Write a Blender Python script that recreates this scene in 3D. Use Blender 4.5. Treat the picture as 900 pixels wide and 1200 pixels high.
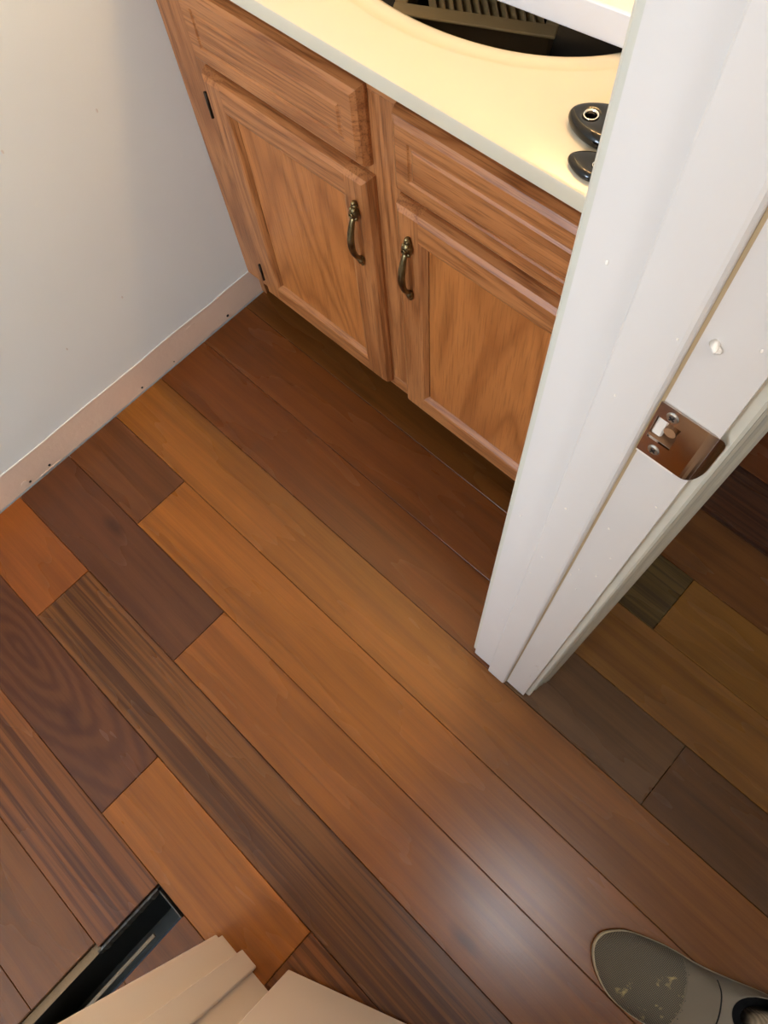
import bpy, bmesh, math, random
from mathutils import Vector, Matrix, noise
random.seed(7)
S = bpy.context.scene
COL = S.collection
for o in list(bpy.data.objects):
    bpy.data.objects.remove(o)

# ------------------------------------------------------------------ camera
# metres; x: along the vanity front, y: towards the vanity, z: up. left wall x=0,
# plank joint under the door frame y=0
cd = bpy.data.cameras.new('camera')
cam = bpy.data.objects.new('camera', cd); COL.objects.link(cam)
R = Matrix(((0.7249, -0.6165, 0.3073), (0.6860, 0.6864, -0.2412), (-0.0622, 0.3857, 0.9205)))
cam.matrix_world = Matrix.Translation((1.0223, -0.2455, 1.3039)) @ R.to_quaternion().to_matrix().to_4x4()
cd.sensor_fit = 'VERTICAL'; cd.sensor_height = 24.0
cd.lens = 842.57 / 1200 * 24.0
cd.clip_start = 0.01
S.camera = cam

# ------------------------------------------------------------------ light
def srgb(r, g, b):
    f = lambda c: (c / 255 / 12.92) if c / 255 <= .04045 else ((c / 255 + .055) / 1.055) ** 2.4
    return (f(r), f(g), f(b), 1)

w = bpy.data.worlds.new('world'); S.world = w; w.use_nodes = True
w.node_tree.nodes['Background'].inputs[0].default_value = (.62, .78, 1, 1)
w.node_tree.nodes['Background'].inputs[1].default_value = 1.0

def area(name, loc, target, sx, sy, power, col):
    l = bpy.data.lights.new(name, 'AREA'); l.shape = 'RECTANGLE'; l.size = sx; l.size_y = sy
    l.energy = power; l.color = col
    o = bpy.data.objects.new(name, l); COL.objects.link(o); o.location = loc
    o.rotation_euler = (Vector(target) - Vector(loc)).to_track_quat('-Z', 'Y').to_euler()
    return o
WIN = dict(x0=.12, x1=.80, z0=.95, z1=2.05)          # unseen bathroom window opposite the vanity, added for cool daylight
area('unseen_daylight', (.47, -2.86, 1.5), (.47, 0, .75), .62, 1.0, 84, (.70, .83, 1.0))  # area light outside the added window
BULB = 135.0                                        # vanity bulbs, emission strength
HALL = 66.0                                         # added unseen hall lamp, emission strength
S.view_settings.view_transform = 'Standard'; S.view_settings.look = 'None'
S.view_settings.gamma = 1; S.view_settings.use_curve_mapping = False
S.view_settings.exposure = -0.15

# ------------------------------------------------------------------ helpers
def link(name, me, m=None, parent=None):
    o = bpy.data.objects.new(name, me); COL.objects.link(o)
    if m is not None and me is not None and not me.materials:
        me.materials.append(m)
    if parent: o.parent = parent
    return o
def tag(o, label, cat, group=None):
    o['label'] = label; o['category'] = cat
    if group: o['group'] = group
    return o
def struct(o):
    o['kind'] = 'structure'; return o
def empty(name, loc=(0, 0, 0), rz=0):
    o = bpy.data.objects.new(name, None); COL.objects.link(o); o.location = loc; o.rotation_euler.z = rz
    o.empty_display_size = .05; return o
def fin(bm, name, smooth=False):
    bmesh.ops.recalc_face_normals(bm, faces=bm.faces)
    me = bpy.data.meshes.new(name); bm.to_mesh(me); bm.free()
    if smooth:
        for p in me.polygons: p.use_smooth = True
    return me
def abox(bm, x0, x1, y0, y1, z0, z1, b=0, seg=1):
    r = bmesh.ops.create_cube(bm, size=1)
    vs = r['verts']
    bmesh.ops.scale(bm, vec=(x1 - x0, y1 - y0, z1 - z0), verts=vs)
    bmesh.ops.translate(bm, vec=((x0 + x1) / 2, (y0 + y1) / 2, (z0 + z1) / 2), verts=vs)
    if b:
        es = list({e for v in vs for e in v.link_edges})
        bmesh.ops.bevel(bm, geom=es, offset=b, segments=seg, profile=.5, affect='EDGES')
def box(name, x0, x1, y0, y1, z0, z1, m, parent=None, b=0, seg=1):
    bm = bmesh.new(); abox(bm, x0, x1, y0, y1, z0, z1, b, seg)
    return link(name, fin(bm, name), m, parent)
def prism(name, pts, axis, a0, a1, m, parent=None, smooth=False):
    """extrude a closed 2d outline along an axis: axis 2 -> pts are (x,y)"""
    bm = bmesh.new(); n = len(pts)
    def P(p, a):
        if axis == 2: return (p[0], p[1], a)
        if axis == 1: return (p[0], a, p[1])
        return (a, p[0], p[1])
    A = [bm.verts.new(P(p, a0)) for p in pts]; B = [bm.verts.new(P(p, a1)) for p in pts]
    bm.faces.new(A); bm.faces.new(B[::-1])
    for i in range(n): bm.faces.new((A[i], A[(i + 1) % n], B[(i + 1) % n], B[i]))
    return link(name, fin(bm, name), m, parent)
def rings(name, rs, m, parent=None, close0=False, close1=False, smooth=True):
    """loft through closed rings of equal length"""
    bm = bmesh.new(); V = [[bm.verts.new(p) for p in r] for r in rs]; n = len(rs[0])
    for a, b in zip(V, V[1:]):
        for i in range(n): bm.faces.new((a[i], a[(i + 1) % n], b[(i + 1) % n], b[i]))
    if close0: bm.faces.new(V[0])
    if close1: bm.faces.new(V[-1][::-1])
    return link(name, fin(bm, name, smooth), m, parent)
def atube(bm, path, rad, n=10, flat=1.0, side=Vector((1, 0, 0))):
    """tube along path with radius per point, closed ends"""
    P = [Vector(p) for p in path]; V = []
    for i, p in enumerate(P):
        t = (P[min(i + 1, len(P) - 1)] - P[max(i - 1, 0)]).normalized()
        u = side - t * side.dot(t); u.normalize(); v = t.cross(u)
        r = rad[i]
        V.append([bm.verts.new(p + u * (math.cos(2 * math.pi * k / n) * r) + v * (math.sin(2 * math.pi * k / n) * r * flat)) for k in range(n)])
    for a, b in zip(V, V[1:]):
        for k in range(n): bm.faces.new((a[k], a[(k + 1) % n], b[(k + 1) % n], b[k]))
    bm.faces.new(V[0]); bm.faces.new(V[-1][::-1])
def asphere(bm, c, r, u=12, v=8):
    M = Matrix.Translation(c) @ Matrix.Diagonal((r[0], r[1], r[2], 1))
    bmesh.ops.create_uvsphere(bm, u_segments=u, v_segments=v, radius=1, matrix=M)

# ------------------------------------------------------------------ materials
def mat(name, col=(.8, .8, .8, 1), rough=.5, metal=0, spec=.5):
    m = bpy.data.materials.new(name); m.use_nodes = True
    b = m.node_tree.nodes['Principled BSDF']
    b.inputs['Base Color'].default_value = col; b.inputs['Roughness'].default_value = rough
    b.inputs['Metallic'].default_value = metal; b.inputs['Specular IOR Level'].default_value = spec
    return m, m.node_tree, b
def N(nt, t, **kw):
    n = nt.nodes.new(t)
    for k, v in kw.items(): setattr(n, k, v)
    return n
def ramp(nt, stops):
    r = nt.nodes.new('ShaderNodeValToRGB'); e = r.color_ramp.elements
    while len(e) < len(stops): e.new(.5)
    for x, (p, c) in zip(e, stops): x.position = p; x.color = c
    return r
def mapped(nt, scale, rnd=True, rot=(0, 0, 0)):
    tc = N(nt, 'ShaderNodeTexCoord'); mp = N(nt, 'ShaderNodeMapping')
    mp.inputs['Scale'].default_value = scale; mp.inputs['Rotation'].default_value = rot
    nt.links.new(tc.outputs['Object'], mp.inputs['Vector'])
    if rnd:
        oi = N(nt, 'ShaderNodeObjectInfo'); ml = N(nt, 'ShaderNodeMath', operation='MULTIPLY')
        ml.inputs[1].default_value = 37.0
        nt.links.new(oi.outputs['Random'], ml.inputs[0])
        cx = N(nt, 'ShaderNodeCombineXYZ')
        for i in range(3): nt.links.new(ml.outputs[0], cx.inputs[i])
        nt.links.new(cx.outputs[0], mp.inputs['Location'])
    return mp
def noise_n(nt, mp, scale, detail=4, rough=.55, dist=0):
    n = N(nt, 'ShaderNodeTexNoise'); n.inputs['Scale'].default_value = scale; n.inputs['Detail'].default_value = detail
    n.inputs['Roughness'].default_value = rough; n.inputs['Distortion'].default_value = dist
    nt.links.new(mp.outputs[0], n.inputs['Vector']); return n
def mixc(nt, a, b, fac, mode='MIX'):
    m = N(nt, 'ShaderNodeMix', data_type='RGBA', blend_type=mode)
    for s, v in ((0, fac), (6, a), (7, b)):
        if hasattr(v, 'links') or isinstance(v, bpy.types.NodeSocket): nt.links.new(v, m.inputs[s])
        else: m.inputs[s].default_value = v
    return m.outputs[2]
def bump(nt, b, h, strength=.1, dist=.002):
    n = N(nt, 'ShaderNodeBump'); n.inputs['Strength'].default_value = strength; n.inputs['Distance'].default_value = dist
    nt.links.new(h, n.inputs['Height']); nt.links.new(n.outputs[0], b.inputs['Normal'])

def paint(name, col, rough=.5, mottle=.06, bs=.06, scale=60, spec=.5):
    m, nt, b = mat(name, col, rough, 0, spec)
    mp = mapped(nt, (1, 1, 1), False)
    n1 = noise_n(nt, mp, 4, 3); n2 = noise_n(nt, mp, scale, 3)
    r = ramp(nt, [(.3, tuple(c * (1 - mottle) for c in col[:3]) + (1,)), (.7, col)])
    nt.links.new(n1.outputs[0], r.inputs[0]); nt.links.new(r.outputs[0], b.inputs['Base Color'])
    bump(nt, b, n2.outputs[0], bs, .002)
    return m

def plank_mat(name, kind):
    """floor plank wood; the stain comes from the plank's own object colour, grain runs along x"""
    m, nt, b = mat(name, rough=.34, spec=.33)
    oi = N(nt, 'ShaderNodeObjectInfo')
    fine = noise_n(nt, mapped(nt, (6, 420, 420)), 1.0, 3, .6)
    mid = noise_n(nt, mapped(nt, (1.3, 95, 95) if kind == 'stripe' else (1.8, 45, 45)), 1.0, 5, .6, .5)
    soft = noise_n(nt, mapped(nt, (2.2, 10, 10)), 1.0, 3, .5)
    dark = mixc(nt, oi.outputs['Color'], (.42, .34, .30, 1), 1.0, 'MULTIPLY')
    lite = mixc(nt, oi.outputs['Color'], (1.22, 1.20, 1.12, 1), 1.0, 'MULTIPLY')
    if kind == 'plain':
        r1 = ramp(nt, [(.40, (0, 0, 0, 1)), (.76, (.62, .62, .62, 1))])
        nt.links.new(mid.outputs[0], r1.inputs[0])
    elif kind == 'stripe':
        r1 = ramp(nt, [(.42, (0, 0, 0, 1)), (.58, (.85, .85, .85, 1))])
        nt.links.new(mid.outputs[0], r1.inputs[0])
    else:                                               # cathedral swirl
        mp = mapped(nt, (4.2, 17, 17), False)
        mp.inputs['Location'].default_value = (-1.1, -1.15, 0)
        wv = N(nt, 'ShaderNodeTexWave', wave_type='RINGS', rings_direction='SPHERICAL')
        wv.inputs['Scale'].default_value = 1.15; wv.inputs['Distortion'].default_value = 5.5
        wv.inputs['Detail'].default_value = 3; wv.inputs['Detail Scale'].default_value = 1.2
        nt.links.new(mp.outputs[0], wv.inputs['Vector'])
        r1 = ramp(nt, [(.1, (.1, .1, .1, 1)), (.95, (.5, .5, .5, 1))])
        nt.links.new(wv.outputs[0], r1.inputs[0])
    c1 = mixc(nt, lite, dark, r1.outputs[0])
    r2 = ramp(nt, [(.3, (.80, .80, .80, 1)), (.7, (1.08, 1.08, 1.08, 1))]); nt.links.new(soft.outputs[0], r2.inputs[0])
    c2 = mixc(nt, c1, r2.outputs[0], 1.0, 'MULTIPLY')
    r3 = ramp(nt, [(.35, (.90, .89, .88, 1)), (.6, (1.02, 1.02, 1.02, 1))]); nt.links.new(fine.outputs[0], r3.inputs[0])
    c3 = mixc(nt, c2, r3.outputs[0], 1.0, 'MULTIPLY')
    # the odd knot
    kv = N(nt, 'ShaderNodeTexVoronoi'); kv.inputs['Scale'].default_value = 1.0
    nt.links.new(mapped(nt, (3.0, 8, 8)).outputs[0], kv.inputs['Vector'])
    r4 = ramp(nt, [(.03, (.35, .28, .25, 1)), (.12, (1, 1, 1, 1))]); nt.links.new(kv.outputs[0], r4.inputs[0])
    c4 = mixc(nt, c3, r4.outputs[0], .75, 'MULTIPLY')
    nt.links.new(c4, b.inputs['Base Color'])
    rr = ramp(nt, [(.3, (.22, .22, .22, 1)), (.75, (.32, .32, .32, 1))]); nt.links.new(soft.outputs[0], rr.inputs[0])
    nt.links.new(rr.outputs[0], b.inputs['Roughness'])
    bump(nt, b, fine.outputs[0], .06, .001)
    return m
PL = {k: plank_mat('plank_' + k, k) for k in ('plain', 'stripe', 'swirl')}

def oak(name, axis, col=(163, 104, 59), con=1.0, fac=13, pore=.8):
    """honey oak; pores and flames run along the given axis"""
    m, nt, b = mat(name, rough=.36, spec=.5)
    base = srgb(*col)
    s = [1, 1, 1]
    def sc(al, ac): return tuple(al if i == axis else ac for i in range(3))
    fl = noise_n(nt, mapped(nt, sc(1.1, fac)), 1.0, 2, .45, .5)
    wv = N(nt, 'ShaderNodeMath', operation='MULTIPLY'); wv.inputs[1].default_value = 9.0
    nt.links.new(fl.outputs[0], wv.inputs[0])
    fr = N(nt, 'ShaderNodeMath', operation='PINGPONG'); fr.inputs[1].default_value = .5
    nt.links.new(wv.outputs[0], fr.inputs[0])
    r1 = ramp(nt, [(.0, tuple(c * f for c, f in zip(base[:3], (1 - .28 * con, 1 - .36 * con, 1 - .44 * con))) + (1,)), (.45, base), (1., tuple(min(1, c * f) for c, f in zip(base[:3], (1.13, 1.15, 1.15))) + (1,))])
    m2 = N(nt, 'ShaderNodeMath', operation='MULTIPLY'); m2.inputs[1].default_value = 2.0
    nt.links.new(fr.outputs[0], m2.inputs[0]); nt.links.new(m2.outputs[0], r1.inputs[0])
    po = noise_n(nt, mapped(nt, sc(14, 420)), 1.0, 2, .6)
    r2 = ramp(nt, [(.36, (.55, .48, .42, 1)), (.5, (1, 1, 1, 1))]); nt.links.new(po.outputs[0], r2.inputs[0])
    c = mixc(nt, r1.outputs[0], r2.outputs[0], pore, 'MULTIPLY')
    nt.links.new(c, b.inputs['Base Color'])
    bump(nt, b, po.outputs[0], .12, .001)
    return m
OAKV = oak('oak_vertical', 2); OAKH = oak('oak_horizontal', 0)
OAKP = oak('oak_panel', 2, (170, 104, 52), .8, 7, .5)

M_wall = paint('wall_paint', srgb(222, 226, 224), .55, .03, .05, 180)
M_ceil = paint('ceiling_paint', srgb(225, 224, 220), .8)
M_strip = paint('bare_drywall', srgb(224, 196, 174), .85, .14, .25, 90)
M_trim = paint('trim_paint', srgb(213, 206, 198), .33, .05, .10, 40)
M_casing = paint('casing_paint', srgb(204, 200, 184), .33, .05, .08, 40)
M_cream = paint('cream_paint', srgb(244, 234, 222), .4, .05, .10, 50)
M_door = paint('door_paint', srgb(244, 232, 220), .4, .04, .10, 50)
M_top = paint('cultured_marble', srgb(200, 190, 168), .22, .05, .01, 12)
M_board = paint('white_board', srgb(218, 214, 212), .35, .04, .03, 40)
M_sub = paint('subfloor', srgb(60, 48, 38), .9, .2, .2, 30)
M_ply = paint('plywood_edge', srgb(128, 104, 74), .9, .35, .4, 120)
M_duct, _, _ = mat('duct_metal', srgb(74, 74, 72), .38, .7)
M_ductrim, _, _ = mat('duct_rim', srgb(66, 62, 56), .55, .5)
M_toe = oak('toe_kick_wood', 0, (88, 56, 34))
M_brass, nt, b = mat('antique_brass', srgb(128, 110, 76), .30, 1.0)
n = noise_n(nt, mapped(nt, (1, 1, 1), False), 60, 3)
r = ramp(nt, [(.35, srgb(98, 84, 58)), (.62, srgb(138, 120, 84))]); nt.links.new(n.outputs[0], r.inputs[0]); nt.links.new(r.outputs[0], b.inputs['Base Color'])
M_hinge, _, _ = mat('hinge_metal', srgb(48, 40, 32), .45, .8)
M_nickel, _, _ = mat('polished_strike', srgb(190, 178, 168), .10, 1.0)
M_screw, nt, b = mat('screw_metal', srgb(196, 196, 192), .28, 1.0)
M_dark, _, _ = mat('dark_slot', srgb(20, 17, 15), .8)
M_mort = paint('mortise_wood', srgb(150, 108, 72), .8, .3, .3, 200)
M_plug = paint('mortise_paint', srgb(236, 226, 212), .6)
M_black, _, _ = mat('glossy_black', srgb(20, 18, 16), .10, 0, .4)
M_ring, _, _ = mat('ring_metal', srgb(220, 214, 204), .2, 1.0)
M_bag, _, _ = mat('black_plastic', srgb(14, 12, 11), .6, 0, .2)
M_reg = paint('register_enamel', srgb(196, 170, 122), .55, .35, .3, 160)
M_regdark = paint('register_box', srgb(110, 92, 66), .6, .4, .3, 120)
M_metalw, _, _ = mat('fixture_chrome', srgb(210, 208, 204), .2, 1.0)

def emit(name, col, st):
    m = bpy.data.materials.new(name); m.use_nodes = True; nt = m.node_tree; nt.nodes.clear()
    e = N(nt, 'ShaderNodeEmission'); o = N(nt, 'ShaderNodeOutputMaterial')
    e.inputs[0].default_value = col; e.inputs[1].default_value = st; nt.links.new(e.outputs[0], o.inputs[0]); return m
M_bulb = emit('bulb_glow', (1.0, .60, .25, 1), BULB)
M_hall = emit('unseen_lamp_glow', (.96, .97, 1.0, 1), HALL)
# window pane
M_pane = bpy.data.materials.new('window_glass'); M_pane.use_nodes = True; nt = M_pane.node_tree; nt.nodes.clear()
t = N(nt, 'ShaderNodeBsdfTransparent'); g = N(nt, 'ShaderNodeBsdfGlossy'); g.inputs['Roughness'].default_value = .02
mx = N(nt, 'ShaderNodeMixShader'); mx.inputs[0].default_value = .06; o = N(nt, 'ShaderNodeOutputMaterial')
nt.links.new(t.outputs[0], mx.inputs[1]); nt.links.new(g.outputs[0], mx.inputs[2]); nt.links.new(mx.outputs[0], o.inputs[0])

# ------------------------------------------------------------------ the floor
W = .127
YB, YF = .815, -2.70          # bathroom back wall / window wall
XR0, XR1 = .899, 1.010        # wall with the door: bathroom face, hall face
HX, HY0, HY1 = 2.35, -2.70, 2.05
HOLE = (.768, .832, -.940, -.640)
bm = bmesh.new()
for x0, x1, y0, y1 in ((-.12, HOLE[0], -2.82, 2.17), (HOLE[1], 2.47, -2.82, 2.17), (HOLE[0], HOLE[1], -2.82, HOLE[2]), (HOLE[0], HOLE[1], HOLE[3], 2.17)):
    abox(bm, x0, x1, y0, y1, -.06, -.0165)
floor = struct(link('floor', fin(bm, 'floor'), M_sub))

def plank(x0, x1, y0, y1, col, kind):
    g = .0004; c = .0008; t = .016
    x0 += g; x1 -= g; y0 += g; y1 -= g
    lx, ly = x1 - x0, y1 - y0
    v = []
    for z, i in ((-t, 0), (-c, 0), (0, c)):
        v += [(i, i, z), (lx - i, i, z), (lx - i, ly - i, z), (i, ly - i, z)]
    f = [(3, 2, 1, 0), (8, 9, 10, 11)]
    for k in (0, 4):
        for i in range(4): f.append((k + i, k + (i + 1) % 4, k + 4 + (i + 1) % 4, k + 4 + i))
    me = bpy.data.meshes.new('plank'); me.from_pydata(v, [], f)
    o = link('plank', me, PL[kind], floor); o.location = (x0, y0, 0)
    o.color = srgb(*(v * f for v, f in zip(col, (.69, .68, .50))))
    return o
OR, OR2, GOLD = (176, 100, 44), (166, 94, 44), (172, 104, 44)
DK, DK2, PUR = (112, 64, 38), (96, 58, 42), (108, 62, 46)
BR, BR2, RED = (134, 78, 40), (120, 74, 42), (150, 80, 44)
XE = HX - .01
ROWS = {
 -1: [(1.02, 1.75, (146, 90, 56), 'plain'), (1.75, XE, BR, 'plain')],
 0: [(.0045, .955, BR, 'plain'), (.955, 1.106, (126, 100, 74), 'stripe'), (1.106, 2.0, (170, 114, 62), 'plain'), (2.0, XE, BR, 'plain')],
 1: [(.0045, .93, (140, 76, 40), 'plain'), (.93, 1.9, (164, 108, 62), 'plain'), (1.9, XE, DK, 'plain')],
 2: [(.0045, .955, (144, 78, 40), 'plain'), (.955, 1.2625, (134, 94, 78), 'plain'), (1.2625, 2.1, (126, 82, 58), 'plain'), (2.1, XE, BR, 'plain')],
 3: [(.0045, 1.72, (176, 108, 54), 'plain'), (1.72, XE, BR, 'plain')],
 4: [(.0045, .236, (128, 76, 52), 'plain'), (.236, 1.60, (174, 104, 46), 'plain'), (1.60, XE, BR2, 'plain')],
 5: [(.0045, .502, (114, 66, 50), 'plain'), (.502, 1.66, (166, 98, 48), 'plain'), (1.66, XE, BR, 'plain')],
 6: [(.0045, .241, (164, 90, 42), 'plain'), (.241, 1.45, (134, 82, 46), 'stripe'), (1.45, XE, BR, 'plain')],
 7: [(.0045, .611, (118, 66, 46), 'swirl'), (.611, .998, (180, 106, 42), 'plain'), (.998, 1.8, (142, 84, 48), 'stripe'), (1.8, XE, BR, 'plain')],
 8: [(.0045, .766, (142, 82, 46), 'stripe'), (.832, 1.6, (132, 76, 42), 'plain'), (1.6, XE, DK, 'plain')],
 9: [(.0045, .757, (136, 80, 36), 'plain'), (.832, 1.5, BR, 'plain'), (1.5, XE, BR, 'plain')],
 10: [(.0045, .30, (134, 78, 42), 'plain'), (.30, .757, (134, 80, 40), 'plain'), (.832, 1.7, BR2, 'plain'), (1.7, XE, BR, 'plain')],
}
pool = [OR, OR2, GOLD, DK, BR, BR2, RED, PUR]
for k in range(-13, 25):
    y1 = -(k - 3) * W; y0 = y1 - W
    if k in ROWS:
        for i, (x0, x1, c, kd) in enumerate(ROWS[k]):
            plank(x0, x1, y0, y1, c, kd)
        continue
    if y0 < HY0: y0 = HY0 + .008
    if y0 > HY1 - .02: continue
    y1 = min(y1, HY1 - .008)
    x = .004 if y1 < YB else XR1 + .01
    first = True
    while x < XE - .01:
        L = random.uniform(.3, .9) if first else random.uniform(.5, 1.2)
        e = min(x + L, XE)
        if XE - e < .2: e = XE
        plank(x, e, y0, y1, random.choice(pool), random.choice(('plain', 'plain', 'stripe')))
        x = e; first = False
# drywall shim strip showing in the gap along the left wall
# ------------------------------------------------------------------ walls, ceiling
H = 2.40
struct(box('wall_left', -.12, 0, YF - .12, YB + .12, -.0165, H, M_wall))
struct(box('wall_back', 0, XR0, YB, YB + .12, -.0165, H, M_wall))
bm = bmesh.new()
abox(bm, 0, WIN['x0'], YF - .12, YF, -.0165, H); abox(bm, WIN['x1'], XR0, YF - .12, YF, -.0165, H)
abox(bm, WIN['x0'], WIN['x1'], YF - .12, YF, -.0165, WIN['z0']); abox(bm, WIN['x0'], WIN['x1'], YF - .12, YF, WIN['z1'], H)
struct(link('wall_front', fin(bm, 'wall_front'), M_wall))
DJ0, DJ1 = -.628, .0245       # rough opening
ZH = 2.05
bm = bmesh.new()
abox(bm, XR0, XR1, DJ1, HY1, .001, H); abox(bm, XR0, XR1, HY0 - .12, DJ0, .001, H); abox(bm, XR0, XR1, DJ0, DJ1, ZH, H)
struct(link('wall_right', fin(bm, 'wall_right'), M_wall))
struct(box('wall_hall_far', HX, HX + .12, HY0 - .12, HY1 + .12, -.0165, H, M_wall))
struct(box('wall_hall_back', XR1, HX, HY1, HY1 + .12, -.0165, H, M_wall))
struct(box('wall_hall_front', XR1, HX, HY0 - .12, HY0, -.0165, H, M_wall))
struct(box('ceiling', -.12, HX + .12, HY0 - .12, HY1 + .12, H, H + .1, M_ceil))

# unseen window opposite the vanity, added as a daylight source
wn = struct(empty('unseen_window_1', ((WIN['x0'] + WIN['x1']) / 2, YF - .06, WIN['z0'])))
def wpart(name, x0, x1, y0, y1, z0, z1, m):
    o = box(name, x0, x1, y0, y1, z0, z1, m); o.parent = wn; o.matrix_parent_inverse = Matrix.Translation(-wn.location); return o
a, b_, c_, d_ = WIN['x0'], WIN['x1'], WIN['z0'], WIN['z1']
wpart('frame', a, a + .035, YF - .09, YF - .03, c_, d_, M_trim); wpart('frame', b_ - .035, b_, YF - .09, YF - .03, c_, d_, M_trim)
wpart('frame', a + .035, b_ - .035, YF - .09, YF - .03, c_, c_ + .035, M_trim); wpart('frame', a + .035, b_ - .035, YF - .09, YF - .03, d_ - .035, d_, M_trim)
zm = (c_ + d_) / 2
wpart('sash_rail', a + .035, b_ - .035, YF - .08, YF - .04, zm - .015, zm + .015, M_trim)
wpart('pane', a + .035, b_ - .035, YF - .063, YF - .060, c_ + .035, zm - .015, M_pane); wpart('pane', a + .035, b_ - .035, YF - .063, YF - .060, zm + .015, d_ - .035, M_pane)
wpart('sill', a - .03, b_ + .03, YF - .02, YF + .03, c_ - .02, c_, M_trim)

# bare strip along the left wall, where the baseboard was taken off
bm = bmesh.new(); top = []; n = 140
yA, yB2 = YF + .002, .60
for i in range(n + 1):
    y = yA + (yB2 - yA) * i / n
    top.append((y, .0775 + .0022 * noise.noise((y * 9, 0, 0)) + .0018 * noise.noise((y * 60, 3, 0))))
F0 = [bm.verts.new((.0001, y, .0005)) for y, z in top]; F1 = [bm.verts.new((.0016, y, .0005)) for y, z in top]
T1 = [bm.verts.new((.0016, y, z)) for y, z in top]; T0 = [bm.verts.new((.0001, y, z + .001)) for y, z in top]
for i in range(n):
    for A, B in ((F0, F1), (F1, T1), (T1, T0), (T0, F0)): bm.faces.new((A[i], A[i + 1], B[i + 1], B[i]))
bm.faces.new((F0[0], F1[0], T1[0], T0[0])); bm.faces.new((F0[-1], T0[-1], T1[-1], F1[-1]))
bb = struct(link('baseboard_left', fin(bm, 'baseboard_left'), M_strip))
for y, z, rr in ((-.345, .012, .0030), (-.295, .013, .0032), (-.045, .012, .0028), (.205, .012, .0035), (.045, .010, .0015)):
    bm = bmesh.new(); bmesh.ops.create_cone(bm, cap_ends=True, segments=10, radius1=rr, radius2=rr * .9, depth=.0012, matrix=Matrix.Translation((.0020, y, z)) @ Matrix.Rotation(math.pi / 2, 4, 'Y'))
    link('nail_hole', fin(bm, 'nail_hole'), M_dark, bb)
for y, z, wd, ht in ((.115, .064, .022, .006), (-.355, .02, .016, .010), (-.30, .003, .05, .004)):
    pts = []
    for i in range(9):
        a = 2 * math.pi * i / 9; k = 1 + .4 * noise.noise((i * 1.7, y * 9, 0))
        pts.append((y + wd * .5 * math.cos(a) * k, z + ht * .5 * math.sin(a) * k))
    prism('paint_chip', [(p[0], max(p[1], .0006)) for p in pts], 0, .0017, .0024, M_strip, bb)
# paint edge line left by the caulk, a thin ragged bead above the strip
bm = bmesh.new(); prev = None
for i in range(n + 1):
    y, z = top[i]; h = .0012 + .0010 * abs(noise.noise((y * 45, 8, 1)))
    q = [bm.verts.new((.0002, y, z + .0012)), bm.verts.new((.0022, y, z + .0014)), bm.verts.new((.0022, y, z + .0014 + h)), bm.verts.new((.0002, y, z + .0018 + h))]
    if prev:
        for k in range(4): bm.faces.new((prev[k], prev[(k + 1) % 4], q[(k + 1) % 4], q[k]))
    prev = q
link('caulk_bead', fin(bm, 'caulk_bead'), M_trim, bb)
# tiny wall blemishes
for y, z in ((-.02, .595), (.135, .565), (.02, .245), (-.12, .23)):
    bm = bmesh.new(); asphere(bm, (.0006, y, z), (.0007, .0016, .0035), 8, 6)
    link('paint_speck', fin(bm, 'paint_speck'), M_trim, bpy.data.objects['wall_left'])

# ------------------------------------------------------------------ door frame

def holed_jamb(name, x0, x1, y0, y1, z0, z1, hx0, hx1, hz0, hz1, m, parent=None):
    bm = bmesh.new()
    xs = [x0, hx0, hx1, x1]; zs = [z0, hz0, hz1, z1]
    V = [[[bm.verts.new((x, y, z)) for z in zs] for x in xs] for y in (y0, y1)]
    for k in range(2):
        for i in range(3):
            for j in range(3):
                if i == 1 and j == 1: continue
                q = (V[k][i][j], V[k][i + 1][j], V[k][i + 1][j + 1], V[k][i][j + 1])
                bm.faces.new(q if k == 0 else q[::-1])
    def side(a, b): bm.faces.new((V[0][a[0]][a[1]], V[0][b[0]][b[1]], V[1][b[0]][b[1]], V[1][a[0]][a[1]]))
    for i in range(3): side((i, 0), (i + 1, 0)); side((i, 3), (i + 1, 3)); side((0, i), (0, i + 1)); side((3, i), (3, i + 1))
    n0 = len(bm.faces)
    for a, b in (((1, 1), (2, 1)), ((2, 1), (2, 2)), ((2, 2), (1, 2)), ((1, 2), (1, 1))): side(a, b)
    bm.faces.ensure_lookup_table()
    for f in bm.faces[n0:]: f.material_index = 1
    me = fin(bm, name); me.materials.append(m); me.materials.append(M_mort)
    return link(name, me, m, parent)
HZ0, HZ1, HX0, HX1 = .9055, .9293, .9742, .9905
jamb = struct(holed_jamb('trim_1', XR0, XR1, .0055, .0240, .003, 2.03, HX0, HX1, HZ0, HZ1, M_trim))
box('mortise_back', HX0 - .003, HX1 + .003, .0190, .0238, HZ0 - .003, HZ1 + .003, M_mort, jamb)
bm = bmesh.new(); abox(bm, HX0 + .0005, HX0 + .0075, .0070, .0189, HZ0 + .001, HZ1 - .0005, .001)
link('mortise_chip', fin(bm, 'mortise_chip'), M_plug, jamb)
bm = bmesh.new(); bmesh.ops.create_cone(bm, cap_ends=True, segments=14, radius1=.0044, radius2=.0040, depth=.010, matrix=Matrix.Translation((.9852, .0105, .9190)) @ Matrix.Rotation(math.pi / 2, 4, 'X'))
link('latch_dowel', fin(bm, 'latch_dowel'), M_mort, jamb)

def extr_z(name, pts, z0, z1, m, parent): return prism(name, pts, 2, z0, z1, m, parent)
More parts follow.
